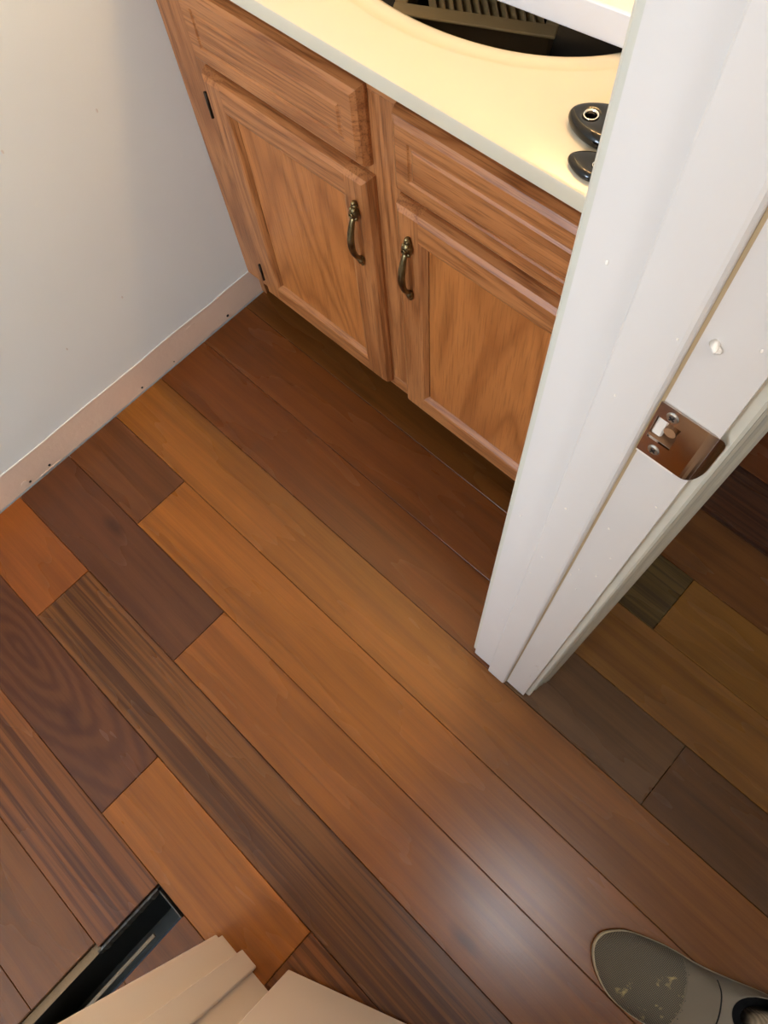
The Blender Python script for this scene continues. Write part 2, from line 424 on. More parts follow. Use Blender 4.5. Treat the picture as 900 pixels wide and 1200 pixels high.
# the stop: a rounded bead on its hall side
extr_z('door_stop', [(.9365, .0055), (.9365, -.0018), (.9378, -.0028), (.9680, -.0028), (.9700, -.0022), (.9714, -.0004), (.9718, .0018), (.9718, .0055)], .004, 2.02, M_trim, jamb)
M_caulk = paint('old_caulk', srgb(196, 172, 132), .6, .2)
extr_z('caulk_bead', [(.9719, .0054), (.9719, .0030), (.9727, .0042), (.9736, .0054)], .004, 2.0, M_caulk, jamb)
# a strip of old paint bead between jamb and casing on the bathroom side
def casing_profile(s, face, y0, d):
    """colonial profile; s=+1 grows in +x from the wall face, d=+1 grows away from the opening in +y"""
    p = [(0, 0), (.0065, 0), (.0085, .0018), (.0088, .008), (.0072, .011), (.0105, .016), (.0112, .026), (.0128, .031), (.0128, .034), (.0150, .038), (.0170, .045), (.0170, .055), (.0155, .057), (0, .057)]
    return [(face + s * a, y0 + d * q) for a, q in p]
extr_z('casing', casing_profile(1, XR1, .0115, 1), .0035, 2.09, M_casing, jamb)
extr_z('casing', casing_profile(-1, XR0, .0115, 1), .0035, 2.09, M_casing, jamb)
# a blob and specks of dried paint
bm = bmesh.new(); bmesh.ops.create_cone(bm, cap_ends=True, segments=9, radius1=.0030, radius2=.0008, depth=.006, matrix=Matrix.Translation((.9825, .0030, 1.0040)) @ Matrix.Rotation(math.pi / 2, 4, 'X') @ Matrix.Rotation(.5, 4, 'Y'))
asphere(bm, (.9835, .0046, 1.0015), (.0030, .0016, .0028), 8, 6)
link('paint_drip', fin(bm, 'paint_drip', True), M_plug, jamb)
random.seed(3)
for i in range(26):
    z = random.uniform(.10, 1.02); u = random.random()
    x, y = (random.uniform(.975, 1.006), .0053) if u < .5 else (random.uniform(.905, .966), .0053)
    if .9365 < x < .97: y = -.0030
    if .93 < x < .9365: continue
    if x > .968 and .87 < z < .96: continue
    bm = bmesh.new(); r = random.uniform(.0006, .0011); asphere(bm, (x, y, z), (r, .0005, r * random.uniform(1, 1.8)), 7, 5)
    link('paint_speck', fin(bm, 'paint_speck'), M_plug, jamb)

# strike plate: bent metal with a latch hole, lip curling round the frame edge
def strike():
    bm = bmesh.new()
    x0, x1, z0, z1, y = .9708, 1.0040, .8872, .9432, .0052
    xs = [x0, HX0, HX1, x1]; zs = [z0, HZ0, HZ1, z1]
    t = .0012
    V = [[[bm.verts.new((xx, y - k * t, zz)) for zz in zs] for xx in xs] for k in (0, 1)]
    for k in range(2):
        for i in range(3):
            for j in range(3):
                if i == 1 and j == 1: continue
                q = (V[k][i][j], V[k][i + 1][j], V[k][i + 1][j + 1], V[k][i][j + 1]); bm.faces.new(q if k else q[::-1])
    def side(a, b): bm.faces.new((V[1][a[0]][a[1]], V[1][b[0]][b[1]], V[0][b[0]][b[1]], V[0][a[0]][a[1]]))
    for i in range(3): side((i, 0), (i + 1, 0)); side((i, 3), (i + 1, 3)); side((0, i), (0, i + 1))
    for a, b in (((1, 1), (2, 1)), ((2, 1), (2, 2)), ((2, 2), (1, 2)), ((1, 2), (1, 1))): side(a, b)
    # lip: arcs towards +x then curls back (+y); its end is rounded
    zc = (z0 + z1) / 2; hz = (z1 - z0) / 2; prev = [[V[1][3][j] for j in range(4)], [V[0][3][j] for j in range(4)]]
    m = 7
    for s in range(1, m + 1):
        f = s / m; an = f * 1.15
        px = x1 + .0125 * math.sin(an) ; py = y - t + .0125 * (1 - math.cos(an)) 
        sh = math.sqrt(max(0, 1 - (f * .93) ** 2.6))
        cur = [[], []]
        for j in range(4):
            zz = zc + (zs[j] - zc) * (sh if s else 1)
            cur[0].append(bm.verts.new((px, py, zz))); cur[1].append(bm.verts.new((px - t * math.sin(an), py + t * math.cos(an), zz)))
        for k in range(2):
            for j in range(3): bm.faces.new((prev[k][j], cur[k][j], cur[k][j + 1], prev[k][j + 1]))
        bm.faces.new((prev[0][0], prev[1][0], cur[1][0], cur[0][0])); bm.faces.new((prev[0][3], cur[0][3], cur[1][3], prev[1][3]))
        prev = cur
    for j in range(3): bm.faces.new((prev[0][j], prev[1][j], prev[1][j + 1], prev[0][j + 1]))
    return fin(bm, 'strike_plate')
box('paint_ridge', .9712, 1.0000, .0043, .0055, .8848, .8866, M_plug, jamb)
sp = link('strike_plate', strike(), M_nickel, jamb); sp['label'] = 'shiny metal strike plate with latch hole'
for z in (.9356, .8966):
    bm = bmesh.new()
    bmesh.ops.create_cone(bm, cap_ends=True, segments=18, radius1=.0042, radius2=.0034, depth=.0012, matrix=Matrix.Translation((.9825, .0036, z)) @ Matrix.Rotation(math.pi / 2, 4, 'X'))
    sc = link('screw', fin(bm, 'screw'), M_screw, jamb)
    bm = bmesh.new()
    for an in (.6, .6 + math.pi / 2):
        n0 = len(bm.verts); rr = bmesh.ops.create_cube(bm, size=1, matrix=Matrix.Translation((.9825, .0029, z)) @ Matrix.Rotation(an, 4, 'Y') @ Matrix.Diagonal((.0042, .0006, .0009, 1)))
    link('screw_slot', fin(bm, 'screw_slot'), M_dark, sc)

# hinge-side frame of the same opening
jam2 = struct(box('trim_2', XR0, XR1, -.6275, -.6095, .003, 2.03, M_cream))
extr_z('door_stop', [(.9365, -.6095), (.9365, -.6012), (.9375, -.6000), (.9690, -.6000), (.9705, -.6010), (.9710, -.6030), (.9710, -.6095)], .004, 2.02, M_cream, jam2)
extr_z('casing', [(x, y) for x, y in casing_profile(-1, XR0, -.6155, -1)], .0035, 2.09, M_cream, jam2)
extr_z('casing', [(x, y) for x, y in casing_profile(1, XR1, -.6155, -1)], .0035, 2.09, M_cream, jam2)
for z in (.25, 1.02, 1.78):                                            # butt hinges
    bm = bmesh.new(); bmesh.ops.create_cone(bm, cap_ends=True, segments=12, radius1=.0055, radius2=.0055, depth=.089, matrix=Matrix.Translation((1.0165, -.6035, z)))
    link('hinge', fin(bm, 'hinge', False), M_hinge, jam2)
hd = struct(box('trim_3', XR0, XR1, -.6095, .0055, 2.031, 2.049, M_trim))
box('door_stop', .9365, .9705, -.600, -.003, 2.021, 2.031, M_trim, hd)

# the door leaf, opened into the hall: hinge corner at (1.007,-.566)
dr = struct(empty('door_1', (1.0090, -.5655, 0), math.radians(23)))
box('leaf', 0, .595, -.035, 0, .012, 2.02, M_door, dr, .0015)
for s, y in ((1, .0), (-1, -.035)):                                     # knob: rose, neck, ball
    bm = bmesh.new()
    for r0, r1, a0, a1 in ((.030, .028, 0, .008), (.012, .012, .008, .030)):
        bmesh.ops.create_cone(bm, cap_ends=True, segments=20, radius1=r0, radius2=r1, depth=a1 - a0, matrix=Matrix.Translation((.535, y + s * (a0 + a1) / 2, .915)) @ Matrix.Rotation(-s * math.pi / 2, 4, 'X'))
    asphere(bm, (.535, y + s * .048, .915), (.027, .022, .027), 18, 12)
    link('knob', fin(bm, 'knob', True), M_nickel, dr)

# ------------------------------------------------------------------ duct opening in the floor
vx0, vx1, vy0, vy1 = HOLE
vb = tag(empty('duct_boot', (.80, -.79, -.20)), 'dark sheet metal duct boot in the uncovered register hole', 'duct')
def vpart(o): o.parent = vb; o.matrix_parent_inverse = Matrix.Translation((-.80, .79, .20)); return o
bm = bmesh.new()
a0, a1, b0, b1 = vx0 + .004, vx1 - .004, vy0 + .004, vy1 - .004
top_ = [(a0, b0), (a1, b0), (a1, b1), (a0, b1)]; low_ = [(a0 + .004, b0 + .01), (a1 - .004, b0 + .01), (a1 - .004, b1 - .012), (a0 + .004, b1 - .012)]
T = [bm.verts.new((x, y, -.010)) for x, y in top_]; L = [bm.verts.new((x, y, -.20)) for x, y in low_]
for i in range(4): bm.faces.new((T[i], T[(i + 1) % 4], L[(i + 1) % 4], L[i]))
bm.faces.new(L[::-1])
vpart(link('boot', fin(bm, 'boot'), M_duct))
# torn flange along the left and far edges
bm = bmesh.new(); prev = None
for i in range(25):
    f = i / 24; y = vy1 - .003 - f * .125
    jj = .0022 * noise.noise((f * 14, 2, 0)); q = [bm.verts.new((vx0 + .0005, y, -.0055 + jj)), bm.verts.new((vx0 + .0035 + abs(jj), y, -.0050 + jj)), bm.verts.new((vx0 + .0075 + 2 * jj, y, -.017)), bm.verts.new((vx0 + .0050, y, -.040))]
    if prev:
        for k in range(3): bm.faces.new((prev[k], prev[k + 1], q[k + 1], q[k]))
    prev = q
vpart(link('flange', fin(bm, 'flange'), M_ductrim))
vpart(box('flange', vx0 + .008, vx1 - .001, vy1 - .0030, vy1 - .0012, -.030, -.004, M_ductrim))
vpart(box('plywood_edge', vx0 - .0105, vx0 + .0035, vy0 + .003, -.7635, -.034, -.0120, M_ply))
bm = bmesh.new(); abox(bm, .8095, .8155, vy0 + .006, -.7000, -.043, -.038, .0005)
vpart(link('flange', fin(bm, 'flange'), M_regdark))

# ------------------------------------------------------------------ vanity cabinet
VY = .290                                       # face frame front
cab = tag(empty('vanity_cabinet', (.45, .55, 0)), 'honey oak vanity cabinet with two doors under a cream top', 'cabinet')
def cp(o, parent=None):
    if parent is None:
        o.parent = cab; o.matrix_parent_inverse = Matrix.Translation(-cab.location)
    return o
VZ0, VZ1 = .0800, .7515
XL, XRt = .0012, .8975
cp(box('side_panel', XL, .0170, VY + .019, .810, .0010, VZ1, OAKV)); cp(box('side_panel', .8820, XRt, VY + .019, .810, .0010, VZ1, OAKV))
cp(box('back_panel', .0170, .8820, .800, .810, .0010, VZ1, OAKV)); cp(box('bottom_panel', .0170, .8820, .365, .800, VZ0, .0960, OAKV))
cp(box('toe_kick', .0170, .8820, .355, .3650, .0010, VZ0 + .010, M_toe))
cp(box('stile', XL, .1120, VY, VY + .019, VZ0, VZ1, OAKV, None, .0008)); cp(box('stile', .4200, .5060, VY, VY + .019, VZ0 + .034, VZ1 - .036, OAKV, None, .0008)); cp(box('stile', .8150, XRt, VY, VY + .019, VZ0, VZ1, OAKV, None, .0008))
cp(box('rail', .1120, .8150, VY, VY + .019, VZ1 - .036, VZ1, OAKH, None, .0008))
cp(box('rail', .1120, .8150, VY, VY + .019, VZ0, VZ0 + .034, OAKH, None, .0008))
for x0, x1 in ((.1120, .4200), (.5060, .8150)):
    cp(box('rail', x0, x1, VY, VY + .019, .5780, .6200, OAKH, None, .0008))

DT = .020                                        # door / drawer-front thickness
def slab_front(name, x0, x1, z0, z1, m, inset, step, bev):
    """lipped drawer front with a bevelled rim and a shallow raised field"""
    yb, yf = VY - .0004, VY - DT
    def rect(e, y): return [(x0 + e, y, z0 + e), (x1 - e, y, z0 + e), (x1 - e, y, z1 - e), (x0 + e, y, z1 - e)]
    rs = [rect(0, yb), rect(0, yb - .005), rect(bev * .35, yf + .0045), rect(bev, yf), rect(inset, yf + .0002), rect(inset + .0022, yf + step), rect(inset + .0055, yf + step), rect(inset + .009, yf + .0002)]
    return cp(rings(name, rs, m, None, True, True, False))
slab_front('drawer_front', .0900, .4370, .6080, .7240, OAKH, .030, .0022, .011)
slab_front('drawer_front', .4880, .8350, .6080, .7240, OAKH, .030, .0022, .011)

def door(x0, x1, z0, z1, hinge_left, hx):
    d = cp(empty('cabinet_door', (x0, VY, z0)))
    yb, yf = VY - .0004, VY - DT; bv = .011; sw, rw = .046, .046
    def q(o): o.parent = d; o.matrix_parent_inverse = (Matrix.Translation(d.location)).inverted(); return o
    # stiles/rails: outer edge bevelled, inner edge with a sloped bead down to the panel
    prof_out = [(0, yb), (0, yb - .005), (bv * .35, yf + .0045), (bv, yf)]
    prof_in = [(0, yf), (.004, yf + .0015), (.010, yf + .0095), (.010, yb)]
    def member(horizontal, lo):
        # cross-section (distance from the outer edge inwards, y)
        wd = rw if horizontal else sw
        sec = prof_out + [(wd - .0 + a, b) for a, b in prof_in]
        bm = bmesh.new(); A = []; B = []
        for dd, y in sec:
            if horizontal:
                z = z0 + dd if lo else z1 - dd
                e0, e1 = (x0 + sw, x1 - sw)
                if dd > wd: e0 += 0; e1 -= 0
                A.append(bm.verts.new((e0 + max(0, dd - wd) , y, z))); B.append(bm.verts.new((e1 - max(0, dd - wd), y, z)))
            else:
                x = x0 + dd if lo else x1 - dd
                if dd <= wd:                       # full height, mitred to the outer bevel
                    e = min(dd, bv)
                    A.append(bm.verts.new((x, y, z0 + e * (1 if y < yb - .006 else 0)))); B.append(bm.verts.new((x, y, z1 - e * (1 if y < yb - .006 else 0))))
                else:
                    A.append(bm.verts.new((x, y, z0 + rw + (dd - wd)))); B.append(bm.verts.new((x, y, z1 - rw - (dd - wd))))
        for i in range(len(sec)):
            j = (i + 1) % len(sec)
            bm.faces.new((A[i], A[j], B[j], B[i]))
        if horizontal:
            bm.faces.new(A); bm.faces.new(B[::-1])
        else:                                       # ends: bevelled end grain
            for E, zz in ((A, z0), (B, z1)):
                k = 4                                # first inner vertex index
                # end strip along the outer rim
                xo = x0 if lo else x1; sg = 1 if lo else -1
                s = 1 if zz == z0 else -1
                inner = [bm.verts.new((xo + sg * wd, yb, zz)), bm.verts.new((xo + sg * wd, yb - .005, zz)), bm.verts.new((xo + sg * wd, yf + .0045, zz + s * bv * .35)), bm.verts.new((xo + sg * wd, yf, zz + s * bv))]
                outer = [E[0], E[1], E[2], E[3]]
                for t in range(3): bm.faces.new((outer[t], outer[t + 1], inner[t + 1], inner[t]))
                bm.faces.new((outer[3], E[4], inner[3]))
        bmesh.ops.remove_doubles(bm, verts=bm.verts, dist=1e-6)
        nm = 'door_rail' if horizontal else 'door_stile'
        return q(link(nm, fin(bm, nm), OAKH if horizontal else OAKV))
    for lo in (True, False): member(False, lo); member(True, lo)
    q(box('door_panel', x0 + sw + .0122, x1 - sw - .0122, yf + .0090, yf + .0150, z0 + rw + .0122, z1 - rw - .0122, OAKP))
    q(box('groove_shade', x0 + sw + .0095, x1 - sw - .0095, yf + .0155, yf + .0175, z0 + rw + .0095, z1 - rw - .0095, M_toe))  # dark backing, puts shadow into the gap round the panel
    # hinges: slim dark barrels on the frame side
    hxx = x0 - .0030 if hinge_left else x1 + .0030
    for z in (z0 + .055, z1 - .060):
        bm = bmesh.new(); atube(bm, [(hxx, VY - .016, z - .022), (hxx, VY - .016, z + .022)], [.0027, .0027], 8)
        q(link('hinge', fin(bm, 'hinge', True), M_hinge))
    # arched pull with a leafy upper rosette
    bm = bmesh.new(); zt, zb_, y0 = .5330, .4345, yf
    pts, rad = [], []
    for i in range(17):
        f = i / 16; z = zt - .008 + (zb_ + .004 - zt + .008) * f
        out = .0165 * math.sin(math.pi * min(1, f * .94 + .05)) ** .62 * (1 - .10 * math.cos(math.pi * f))
        pts.append((hx, y0 - .003 - out, z)); rad.append(.0040 + .0022 * math.sin(math.pi * f) ** 1.3)
    atube(bm, pts, rad, 10, .85)
    asphere(bm, (hx, y0 - .006, zt - .004), (.0085, .0070, .0120), 14, 10)             # upper rosette
    for k, (dz, rr) in enumerate(((.012, .0058), (.017, .0040))): asphere(bm, (hx, y0 - .0045, zt + dz - .004), (rr, .0045, rr), 10, 8)
    for s in (-1, 1):
        for k in range(3): asphere(bm, (hx + s * (.0060 - .0012 * k), y0 - .0075, zt - .010 + .0065 * k), (.0026, .0040, .0040), 8, 6)
    bm2 = bm
    sw_ = [(hx + .0045 * math.cos(a) * (1 - a / 9), y0 - .0135, zt - .004 + .0055 * math.sin(a) * (1 - a / 9)) for a in [i * .45 for i in range(15)]]
    atube(bm2, sw_, [.0012] * len(sw_), 6, 1, Vector((0, 1, 0)))
    asphere(bm2, (hx, y0 - .0045, zb_), (.0062, .0055, .0075), 12, 8); asphere(bm2, (hx, y0 - .0035, zb_ - .008), (.0055, .0040, .0048), 10, 8)
    h = q(link('handle', fin(bm2, 'handle', True), M_brass)); h['label'] = 'antique brass arched pull'
    return d
door(.0900, .4400, .1000, .5920, True, .4150)
door(.4870, .8370, .1000, .5920, False, .5170)

# ------------------------------------------------------------------ vanity top with basin
TZ0, TZ1 = .7525, .7725
TX0, TX1, TY0, TY1 = .0012, .8975, .2620, .8130
CX, CY = .430, .520
vt = tag(empty('sink_counter', (CX, CY, TZ0)), 'cream one-piece vanity top with oval basin and rolled rim', 'countertop')
NA = 128
ang = [2 * math.pi * i / NA for i in range(NA)]
for cx_, cy_ in ((TX0, TY0), (TX1, TY0), (TX1, TY1), (TX0, TY1)):       # exact rectangle corners
    a = math.atan2(cy_ - CY, cx_ - CX) % (2 * math.pi)
    i = min(range(NA), key=lambda k: abs(ang[k] - a)); ang[i] = a
def rectring(e, z):
    out = []
    for a in ang:
        c, s = math.cos(a), math.sin(a); t = 9
        if c > 1e-9: t = min(t, (TX1 - CX) / c)
        if c < -1e-9: t = min(t, (TX0 - CX) / c)
        if s > 1e-9: t = min(t, (TY1 - CY) / s)
        if s < -1e-9: t = min(t, (TY0 - CY) / s)
        x, y = CX + c * t, CY + s * t
        out.append((min(max(x, TX0 + e), TX1 - e), min(max(y, TY0 + e), TY1 - e), z))
    return out
def ell(a_, b_, z, dx=0, dy=0):
    out = []
    for a in ang:                                   # the same ray angles as the rectangle
        c, s = math.cos(a), math.sin(a); t = 1 / math.sqrt((c / a_) ** 2 + (s / b_) ** 2)
        out.append((CX + dx + c * t, CY + dy + s * t, z))
    return out
A0, B0 = .283, .190
rs = [ell(A0, B0, TZ0), rectring(0, TZ0), rectring(0, TZ1 - .004), rectring(.0012, TZ1 - .0012), rectring(.004, TZ1),
      ell(A0 + .004, B0 + .004, TZ1), ell(A0 + .001, B0 + .001, TZ1 - .0042), ell(A0 - .003, B0 - .003, TZ1 - .0048), ell(A0 - .012, B0 - .012, TZ1 - .0022), ell(A0 - .022, B0 - .022, TZ1 - .0026), ell(A0 - .030, B0 - .030, TZ1 - .0075), ell(A0 - .034, B0 - .034, TZ1 - .016)]
o = rings('slab', rs, M_top, None, False, False, True); o.parent = vt; o.matrix_parent_inverse = Matrix.Translation(-vt.location)
mo = o.modifiers.new('edge', 'EDGE_SPLIT'); mo.split_angle = math.radians(40)
bowl = [ell(A0 - .034, B0 - .034, TZ1 - .016)]
for i in range(1, 13):
    f = i / 12; k = math.cos(f * math.pi / 2 * .93) ** .55
    bowl.append(ell((A0 - .034) * k, (B0 - .034) * k, TZ1 - .016 - .125 * math.sin(f * math.pi / 2)))
o = rings('basin', bowl, M_top, None, False, True, True); o.parent = vt; o.matrix_parent_inverse = Matrix.Translation(-vt.location)
o = box('backsplash', TX0, TX1, TY1 - .018, TY1, TZ1, TZ1 + .095, M_top, None, .002); o.parent = vt; o.matrix_parent_inverse = Matrix.Translation(-vt.location)

# black plastic lining the basin
bag = []
for i in range(0, 13):
    f = i / 12; k = math.cos(f * math.pi / 2 * .93) ** .55
    kk = .965 * k; z = TZ1 - .0205 - .110 * math.sin(f * math.pi / 2)
    r = ell((A0 - .034) * kk, (B0 - .034) * kk, z)
    bag.append([(CX + (x - CX) * (1 - .03 * abs(noise.noise((x * 30, y * 30, z * 30)))), CY + (y - CY) * (1 - .03 * abs(noise.noise((x * 30, y * 30, z * 30 + 5)))), zz + .004 * (1 if i else 0) * abs(noise.noise((x * 25, y * 25, 3)))) for x, y, zz in r])
tag(rings('plastic_bag', bag, M_bag, None, False, True, True), 'black plastic bag lining the oval basin', 'bag')

# old floor register dropped into the basin
reg = tag(empty('floor_register', (.445, .478, .655)), 'tan metal floor register with louvre slats lying in the basin', 'vent cover')
reg.rotation_euler = (math.radians(10), math.radians(0), math.radians(25))
LX, LY = .105, .095
RZ = .058
def rp(o): o.parent = reg; return o
rp(box('frame', -LX, LX, -.012, .006, RZ - .004, RZ, M_reg, None, .001)); rp(box('frame', -LX, LX, LY - .018, LY, RZ - .004, RZ, M_reg, None, .001))
rp(box('frame', -LX, -LX + .016, .006, LY - .018, RZ - .004, RZ, M_reg, None, .001)); rp(box('frame', LX - .016, LX, .006, LY - .018, RZ - .004, RZ, M_reg, None, .001))
k = 0; x = -LX + .036
while x < LX - .032:
    bm = bmesh.new(); abox(bm, -.0012, .0012, .006, LY - .018, -.007, .007)
    bmesh.ops.rotate(bm, verts=bm.verts, cent=(0, 0, 0), matrix=Matrix.Rotation(math.radians(30), 3, 'Y'))
    for v in bm.verts: v.co.x -= (v.co.y - .04) * .45
    bmesh.ops.translate(bm, verts=bm.verts, vec=(x, 0, RZ - .008))
    rp(link('slat', fin(bm, 'slat'), M_reg)); x += .0115
rp(box('box', -LX + .012, LX - .012, -.004, .0, .0, RZ - .004, M_regdark)); rp(box('box', -LX + .012, LX - .012, LY - .016, LY - .012, .0, RZ - .004, M_regdark))
rp(box('damper', -LX + .012, LX - .012, .0005, LY - .0165, .012, .014, M_dark))
rp(box('box_end', LX - .012, LX - .009, -.004, LY - .012, .0, RZ - .004, M_regdark)); rp(box('box_end', -LX + .009, -LX + .012, -.004, LY - .012, .0, RZ - .004, M_regdark))

# white board laid over the basin
wb = box('white_board', -.235, .235, 0, .170, 0, .0365, M_board, None, .0025, 2)
wb.location = (.560, .4375, TZ1 + .0005); wb.rotation_euler.z = math.radians(7.5)
tag(wb, 'thick white board laid across the oval basin', 'board')

# two glossy black pieces with a ringed hole, by the right end of the top
def black_piece(loc, rz, s, label, cx=.0150, cy=-.001, hr=.0076):
    t = tag(empty('black_fitting', loc, rz), label, 'fitting', 'black fittings on the vanity top')
    n = 40; out = []
    for i in range(n):                               # teardrop, blunt tip towards -x
        a = 2 * math.pi * i / n; c, si = math.cos(a), math.sin(a)
        x = .042 * c + .030; y = .031 * si * (1 + .28 * c)
        out.append((x, y))
    hole = []
    for i in range(n):
        a = math.atan2(out[i][1] - cy, out[i][0] - cx); hole.append((math.cos(a), math.sin(a)))
    def R_(f, z): return [((cx + (x - cx) * f) * s, (cy + (y - cy) * f) * s, z * s) for x, y in out]
    def Hh(r, z): return [((cx + c * r) * s, (cy + q * r) * s, z * s) for c, q in hole]
    rs = [Hh(hr, .001), R_(.80, .0005), R_(.93, .003), R_(1.0, .008), R_(.97, .0125), R_(.88, .0160), R_(.74, .0178), Hh(hr + .0055, .0170), Hh(hr + .002, .0160), Hh(hr, .0140), Hh(hr, .001)]
    o = rings('body', rs, M_black, t)
    rr = [[((cx + c * r) * s, (cy + q * r) * s, z * s) for c, q in hole] for r, z in ((hr + .0002, .0150), (hr + .0018, .0168), (hr + .001, .0178), (hr - .0006, .0166), (hr - .0008, .0130), (hr, .0125), (hr + .0002, .0150))]
    rings('ring', rr, M_ring, t)
    return t
black_piece((.6965, .3365, TZ1 + .0003), math.radians(8), .86, 'glossy black rounded fitting on the vanity top, beside the basin')
black_piece((.7275, .2905, TZ1 + .0003), math.radians(6), .55, 'small glossy black fitting near the vanity top front edge', .045)

# ------------------------------------------------------------------ lamps
vl = tag(empty('vanity_light', (.45, YB - .001, 1.92)), 'wall light bar with round bulbs above the vanity', 'lamp')
def lp(o): o.parent = vl; o.matrix_parent_inverse = Matrix.Translation(-vl.location); return o
lp(box('back_plate', .15, .75, YB - .022, YB - .001, 1.865, 1.975, M_metalw, None, .004))
for x in (.24, .38, .52, .66):
    bm = bmesh.new(); bmesh.ops.create_cone(bm, cap_ends=True, segments=18, radius1=.024, radius2=.018, depth=.036, matrix=Matrix.Translation((x, YB - .040, 1.92)) @ Matrix.Rotation(math.pi / 2, 4, 'X'))
    lp(link('socket', fin(bm, 'socket', False), M_metalw))
    bm = bmesh.new(); asphere(bm, (x, YB - .098, 1.92), (.042, .042, .042), 20, 14)
    lp(link('bulb', fin(bm, 'bulb', True), M_bulb))
LX0, LY0, LZ0 = 1.525, -.335, 2.16  # unseen hall lamp, added and hung to set the floor highlight
hl = tag(empty('unseen_hall_lamp', (LX0, LY0, H)), 'unseen added bowl ceiling lamp on a short stem in the hall', 'lamp')
def hp(o): o.parent = hl; o.matrix_parent_inverse = Matrix.Translation(-hl.location); return o
bm = bmesh.new(); bmesh.ops.create_cone(bm, cap_ends=True, segments=28, radius1=.06, radius2=.065, depth=.02, matrix=Matrix.Translation((LX0, LY0, H - .0105)))
bmesh.ops.create_cone(bm, cap_ends=True, segments=14, radius1=.008, radius2=.008, depth=H - .02 - LZ0, matrix=Matrix.Translation((LX0, LY0, (H - .02 + LZ0) / 2)))
hp(link('stem', fin(bm, 'stem'), M_metalw))
prof = [(.010, 0.0), (.120, -.004), (.122, -.012), (.112, -.040), (.085, -.064), (.050, -.078), (.012, -.084)]
hp(rings('glass_bowl', [[(LX0 + r_ * math.cos(2 * math.pi * i / 28), LY0 + r_ * math.sin(2 * math.pi * i / 28), LZ0 + z) for i in range(28)] for r_, z in prof], M_hall, None, True, True))

# ------------------------------------------------------------------ the shoe in the hall
M_mesh, nt, b = mat('shoe_mesh', rough=.85)
tc = N(nt, 'ShaderNodeTexCoord')
mp = N(nt, 'ShaderNodeMapping'); mp.inputs['Scale'].default_value = (1, 1, 1); mp.inputs['Rotation'].default_value = (0, 0, .5); nt.links.new(tc.outputs['Object'], mp.inputs[0])
wv = N(nt, 'ShaderNodeTexWave'); wv.inputs['Scale'].default_value = 150; wv.inputs['Distortion'].default_value = .6; nt.links.new(mp.outputs[0], wv.inputs['Vector'])
mp2 = N(nt, 'ShaderNodeMapping'); mp2.inputs['Rotation'].default_value = (0, 0, -1.0); nt.links.new(tc.outputs['Object'], mp2.inputs[0])
wv2 = N(nt, 'ShaderNodeTexWave'); wv2.inputs['Scale'].default_value = 130; wv2.inputs['Distortion'].default_value = .6; nt.links.new(mp2.outputs[0], wv2.inputs['Vector'])
ml = N(nt, 'ShaderNodeMath', operation='MULTIPLY'); nt.links.new(wv.outputs[1], ml.inputs[0]); nt.links.new(wv2.outputs[1], ml.inputs[1])
r1 = ramp(nt, [(.1, srgb(74, 68, 58)), (.55, srgb(128, 118, 100))]); nt.links.new(ml.outputs[0], r1.inputs[0])
n = noise_n(nt, mapped(nt, (1, 1, 1), False), 34, 4, .6, .4); r2 = ramp(nt, [(.60, (0, 0, 0, 1)), (.70, (.7, .85, .85, 1))]); nt.links.new(n.outputs[0], r2.inputs[0])
c = mixc(nt, r1.outputs[0], srgb(196, 174, 120), r2.outputs[0]); nt.links.new(c, b.inputs['Base Color']); bump(nt, b, ml.outputs[0], .5, .001)
M_suede = paint('shoe_band', srgb(124, 112, 96), .85, .2, .2, 200)
M_collar = paint('shoe_collar', srgb(128, 118, 104), .8, .15, .2, 150)
M_sole = paint('shoe_sole', srgb(190, 176, 148), .7, .2, .2, 80)
M_lining, _, _ = mat('shoe_lining', srgb(14, 14, 16), .9)
M_sock, nt, b = mat('sock_knit', srgb(196, 178, 152), .95)
wv = N(nt, 'ShaderNodeTexWave'); wv.inputs['Scale'].default_value = 110; nt.links.new(mapped(nt, (1, 1, 1), False).outputs[0], wv.inputs['Vector'])
rk = ramp(nt, [(0, srgb(168, 150, 126)), (1, srgb(210, 192, 166))]); nt.links.new(wv.outputs[1], rk.inputs[0]); nt.links.new(rk.outputs[0], b.inputs['Base Color']); bump(nt, b, wv.outputs[1], .5, .001)

AX = math.atan2(.34, .94)
shoe = tag(empty('shoe', (1.327, -.215, 0), AX), 'worn grey khaki mesh slip-on shoe with paint stains and a tan sock', 'shoe')
OUT = [(0, .001), (.003, .014), (.013, .026), (.038, .0385), (.070, .0425), (.105, .043), (.150, .0385), (.200, .0400), (.245, .0425), (.275, .036), (.292, .020), (.297, 0), (.292, -.020), (.275, -.036), (.245, -.044), (.200, -.050), (.155, -.058), (.115, -.065), (.075, -.063), (.040, -.053), (.015, -.033), (.003, -.013)]
def closed_spline(P, n):
    res = []; m = len(P)
    for i in range(n):
        t = i / n * m; k = int(t); f = t - k
        p0, p1, p2, p3 = (Vector(P[(k + d) % m]) for d in (-1, 0, 1, 2))
        res.append(.5 * ((2 * p1) + (p2 - p0) * f + (2 * p0 - 5 * p1 + 4 * p2 - p3) * f * f + (3 * p1 - p0 - 3 * p2 + p3) * f ** 3))
    return res
NS = 72
outl = closed_spline([(a, b_) for a, b_ in OUT], NS)
cen = Vector((.240, .004))
opn = []
for p in outl:                                        # opening: an oval in the rear half
    d = (p - cen); a = math.atan2(d.y * 1.0, d.x)
    ex, ey = (.056, .036)
    # spread the parameters so that the long toe side keeps its density
    opn.append(cen + Vector((math.cos(a) * ex, math.sin(a) * ey + .002)))
def zopen(p): return .066 + .10 * max(0, p.x - .17) * 1.6
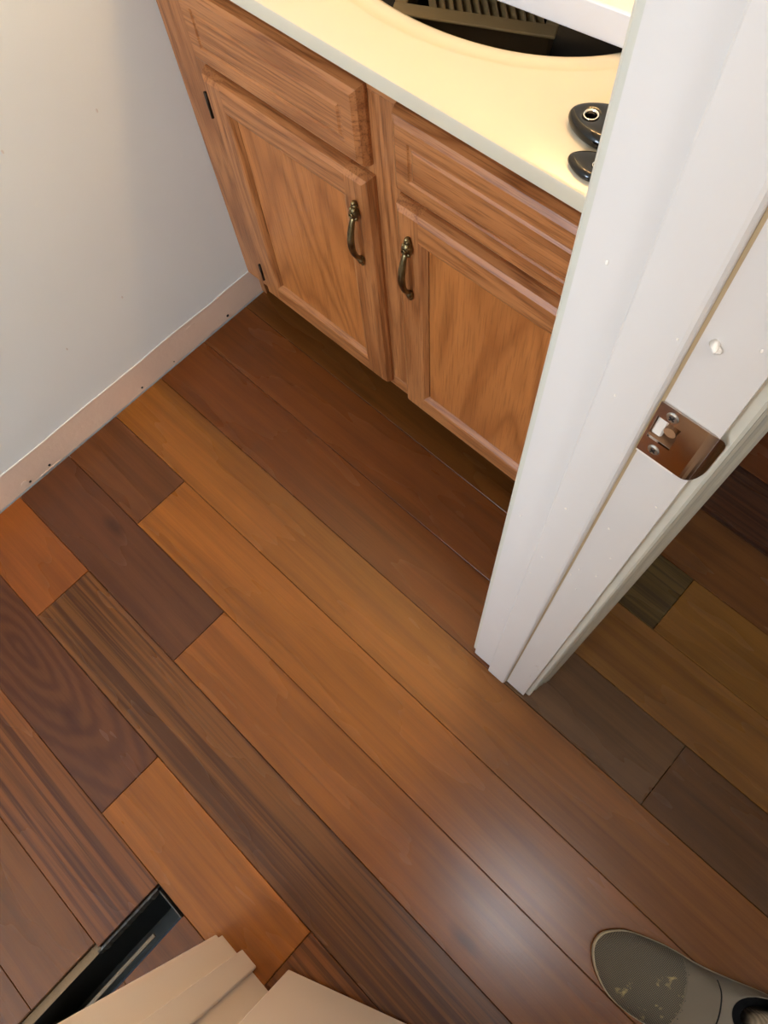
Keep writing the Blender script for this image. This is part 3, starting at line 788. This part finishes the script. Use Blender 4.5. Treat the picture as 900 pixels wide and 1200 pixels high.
def surf(u, inset=0):
    r = []
    for p, q in zip(outl, opn):
        v = p.lerp(q, u)
        zt = zopen(q)
        # rise: steep by the sole, then gently up the vamp
        toe = max(0, min(1, (.17 - p.x) / .17))
        pw = .46 + .06 * toe
        z = .018 + (zt - .018) * (u ** pw)
        r.append((v.x, v.y, z))
    return r
def srange(u0, u1, k): return [surf(u0 + (u1 - u0) * i / k) for i in range(k + 1)]
# sole
def off(e, z): 
    c0 = Vector((.14, -.008)); return [tuple(p + (p - c0).normalized() * e) + (z,) for p in outl]
rings('sole', [off(-.004, .0002), off(.001, .003), off(.0018, .012), off(.0006, .0185), off(-.006, .0188)], M_sole, shoe, True, True)
UP = [surf(i / 30) for i in range(31)]
def slice_part(name, x0, x1, m):                      # cross bands of the upper, cut across its length
    bm = bmesh.new(); cache = {}
    def V(i, j):
        if (i, j) not in cache: cache[(i, j)] = bm.verts.new(UP[i][j])
        return cache[(i, j)]
    for i in range(30):
        for j in range(NS):
            k = (j + 1) % NS
            c = (UP[i][j][0] + UP[i + 1][j][0] + UP[i][k][0] + UP[i + 1][k][0]) / 4 + .9 * (UP[i][j][1] + .008) ** 2 * 4
            if x0 <= c < x1: bm.faces.new((V(i, j), V(i, k), V(i + 1, k), V(i + 1, j)))
    return link(name, fin(bm, name, True), m, shoe)
slice_part('toe_mesh', -1, .126, M_mesh); slice_part('vamp_band', .126, .172, M_suede)
slice_part('collar', .172, 9, M_collar)
for xs in (.126, .172):                               # raised stitching along the band edges
    pts = []
    for j in list(range(NS // 2, NS)) + list(range(0, NS // 2)):
        for i in range(30):
            f0 = UP[i][j][0] + 3.6 * (UP[i][j][1] + .008) ** 2 - xs; f1 = UP[i + 1][j][0] + 3.6 * (UP[i + 1][j][1] + .008) ** 2 - xs
            if f0 <= 0 < f1 or f1 <= 0 < f0:
                t = f0 / (f0 - f1); a_, b2 = Vector(UP[i][j]), Vector(UP[i + 1][j]); pts.append(a_.lerp(b2, t)); break
    pts.sort(key=lambda p: p.y)
    bm = bmesh.new(); atube(bm, pts, [.0011] * len(pts), 6, 1, Vector((1, 0, 0)))
    link('seam_welt', fin(bm, 'seam_welt', True), M_lining if xs > .15 else M_suede, shoe)
rings('collar_rim', [surf(.99), [(x + (cen.x - x) * .02, y + (cen.y - y) * .02, z + .0018) for x, y, z in surf(1)], [(x + (cen.x - x) * .05, y + (cen.y - y) * .05, z - .001) for x, y, z in surf(1)]], M_collar, shoe)
rings('lining', [[(x + (cen.x - x) * .045, y + (cen.y - y) * .045, z - .0005) for x, y, z in surf(1)], [(x + (cen.x - x) * .05, y + (cen.y - y) * .05, .045) for x, y, z in surf(1)], [(x + (cen.x - x) * .05, y + (cen.y - y) * .05, .022) for x, y, z in surf(1)]], M_lining, shoe, False, True)
sk = []
for z, ex, ey, dx in ((.024, .034, .022, .0), (.060, .034, .023, .003), (.10, .034, .025, .010), (.14, .033, .028, .016), (.19, .035, .032, .018), (.23, .038, .036, .018)):
    sk.append([(cen.x + .010 + dx + ex * math.cos(2 * math.pi * i / 40), cen.y - .001 + ey * math.sin(2 * math.pi * i / 40), z) for i in range(40)])
rings('sock', sk, M_sock, shoe, True, True)
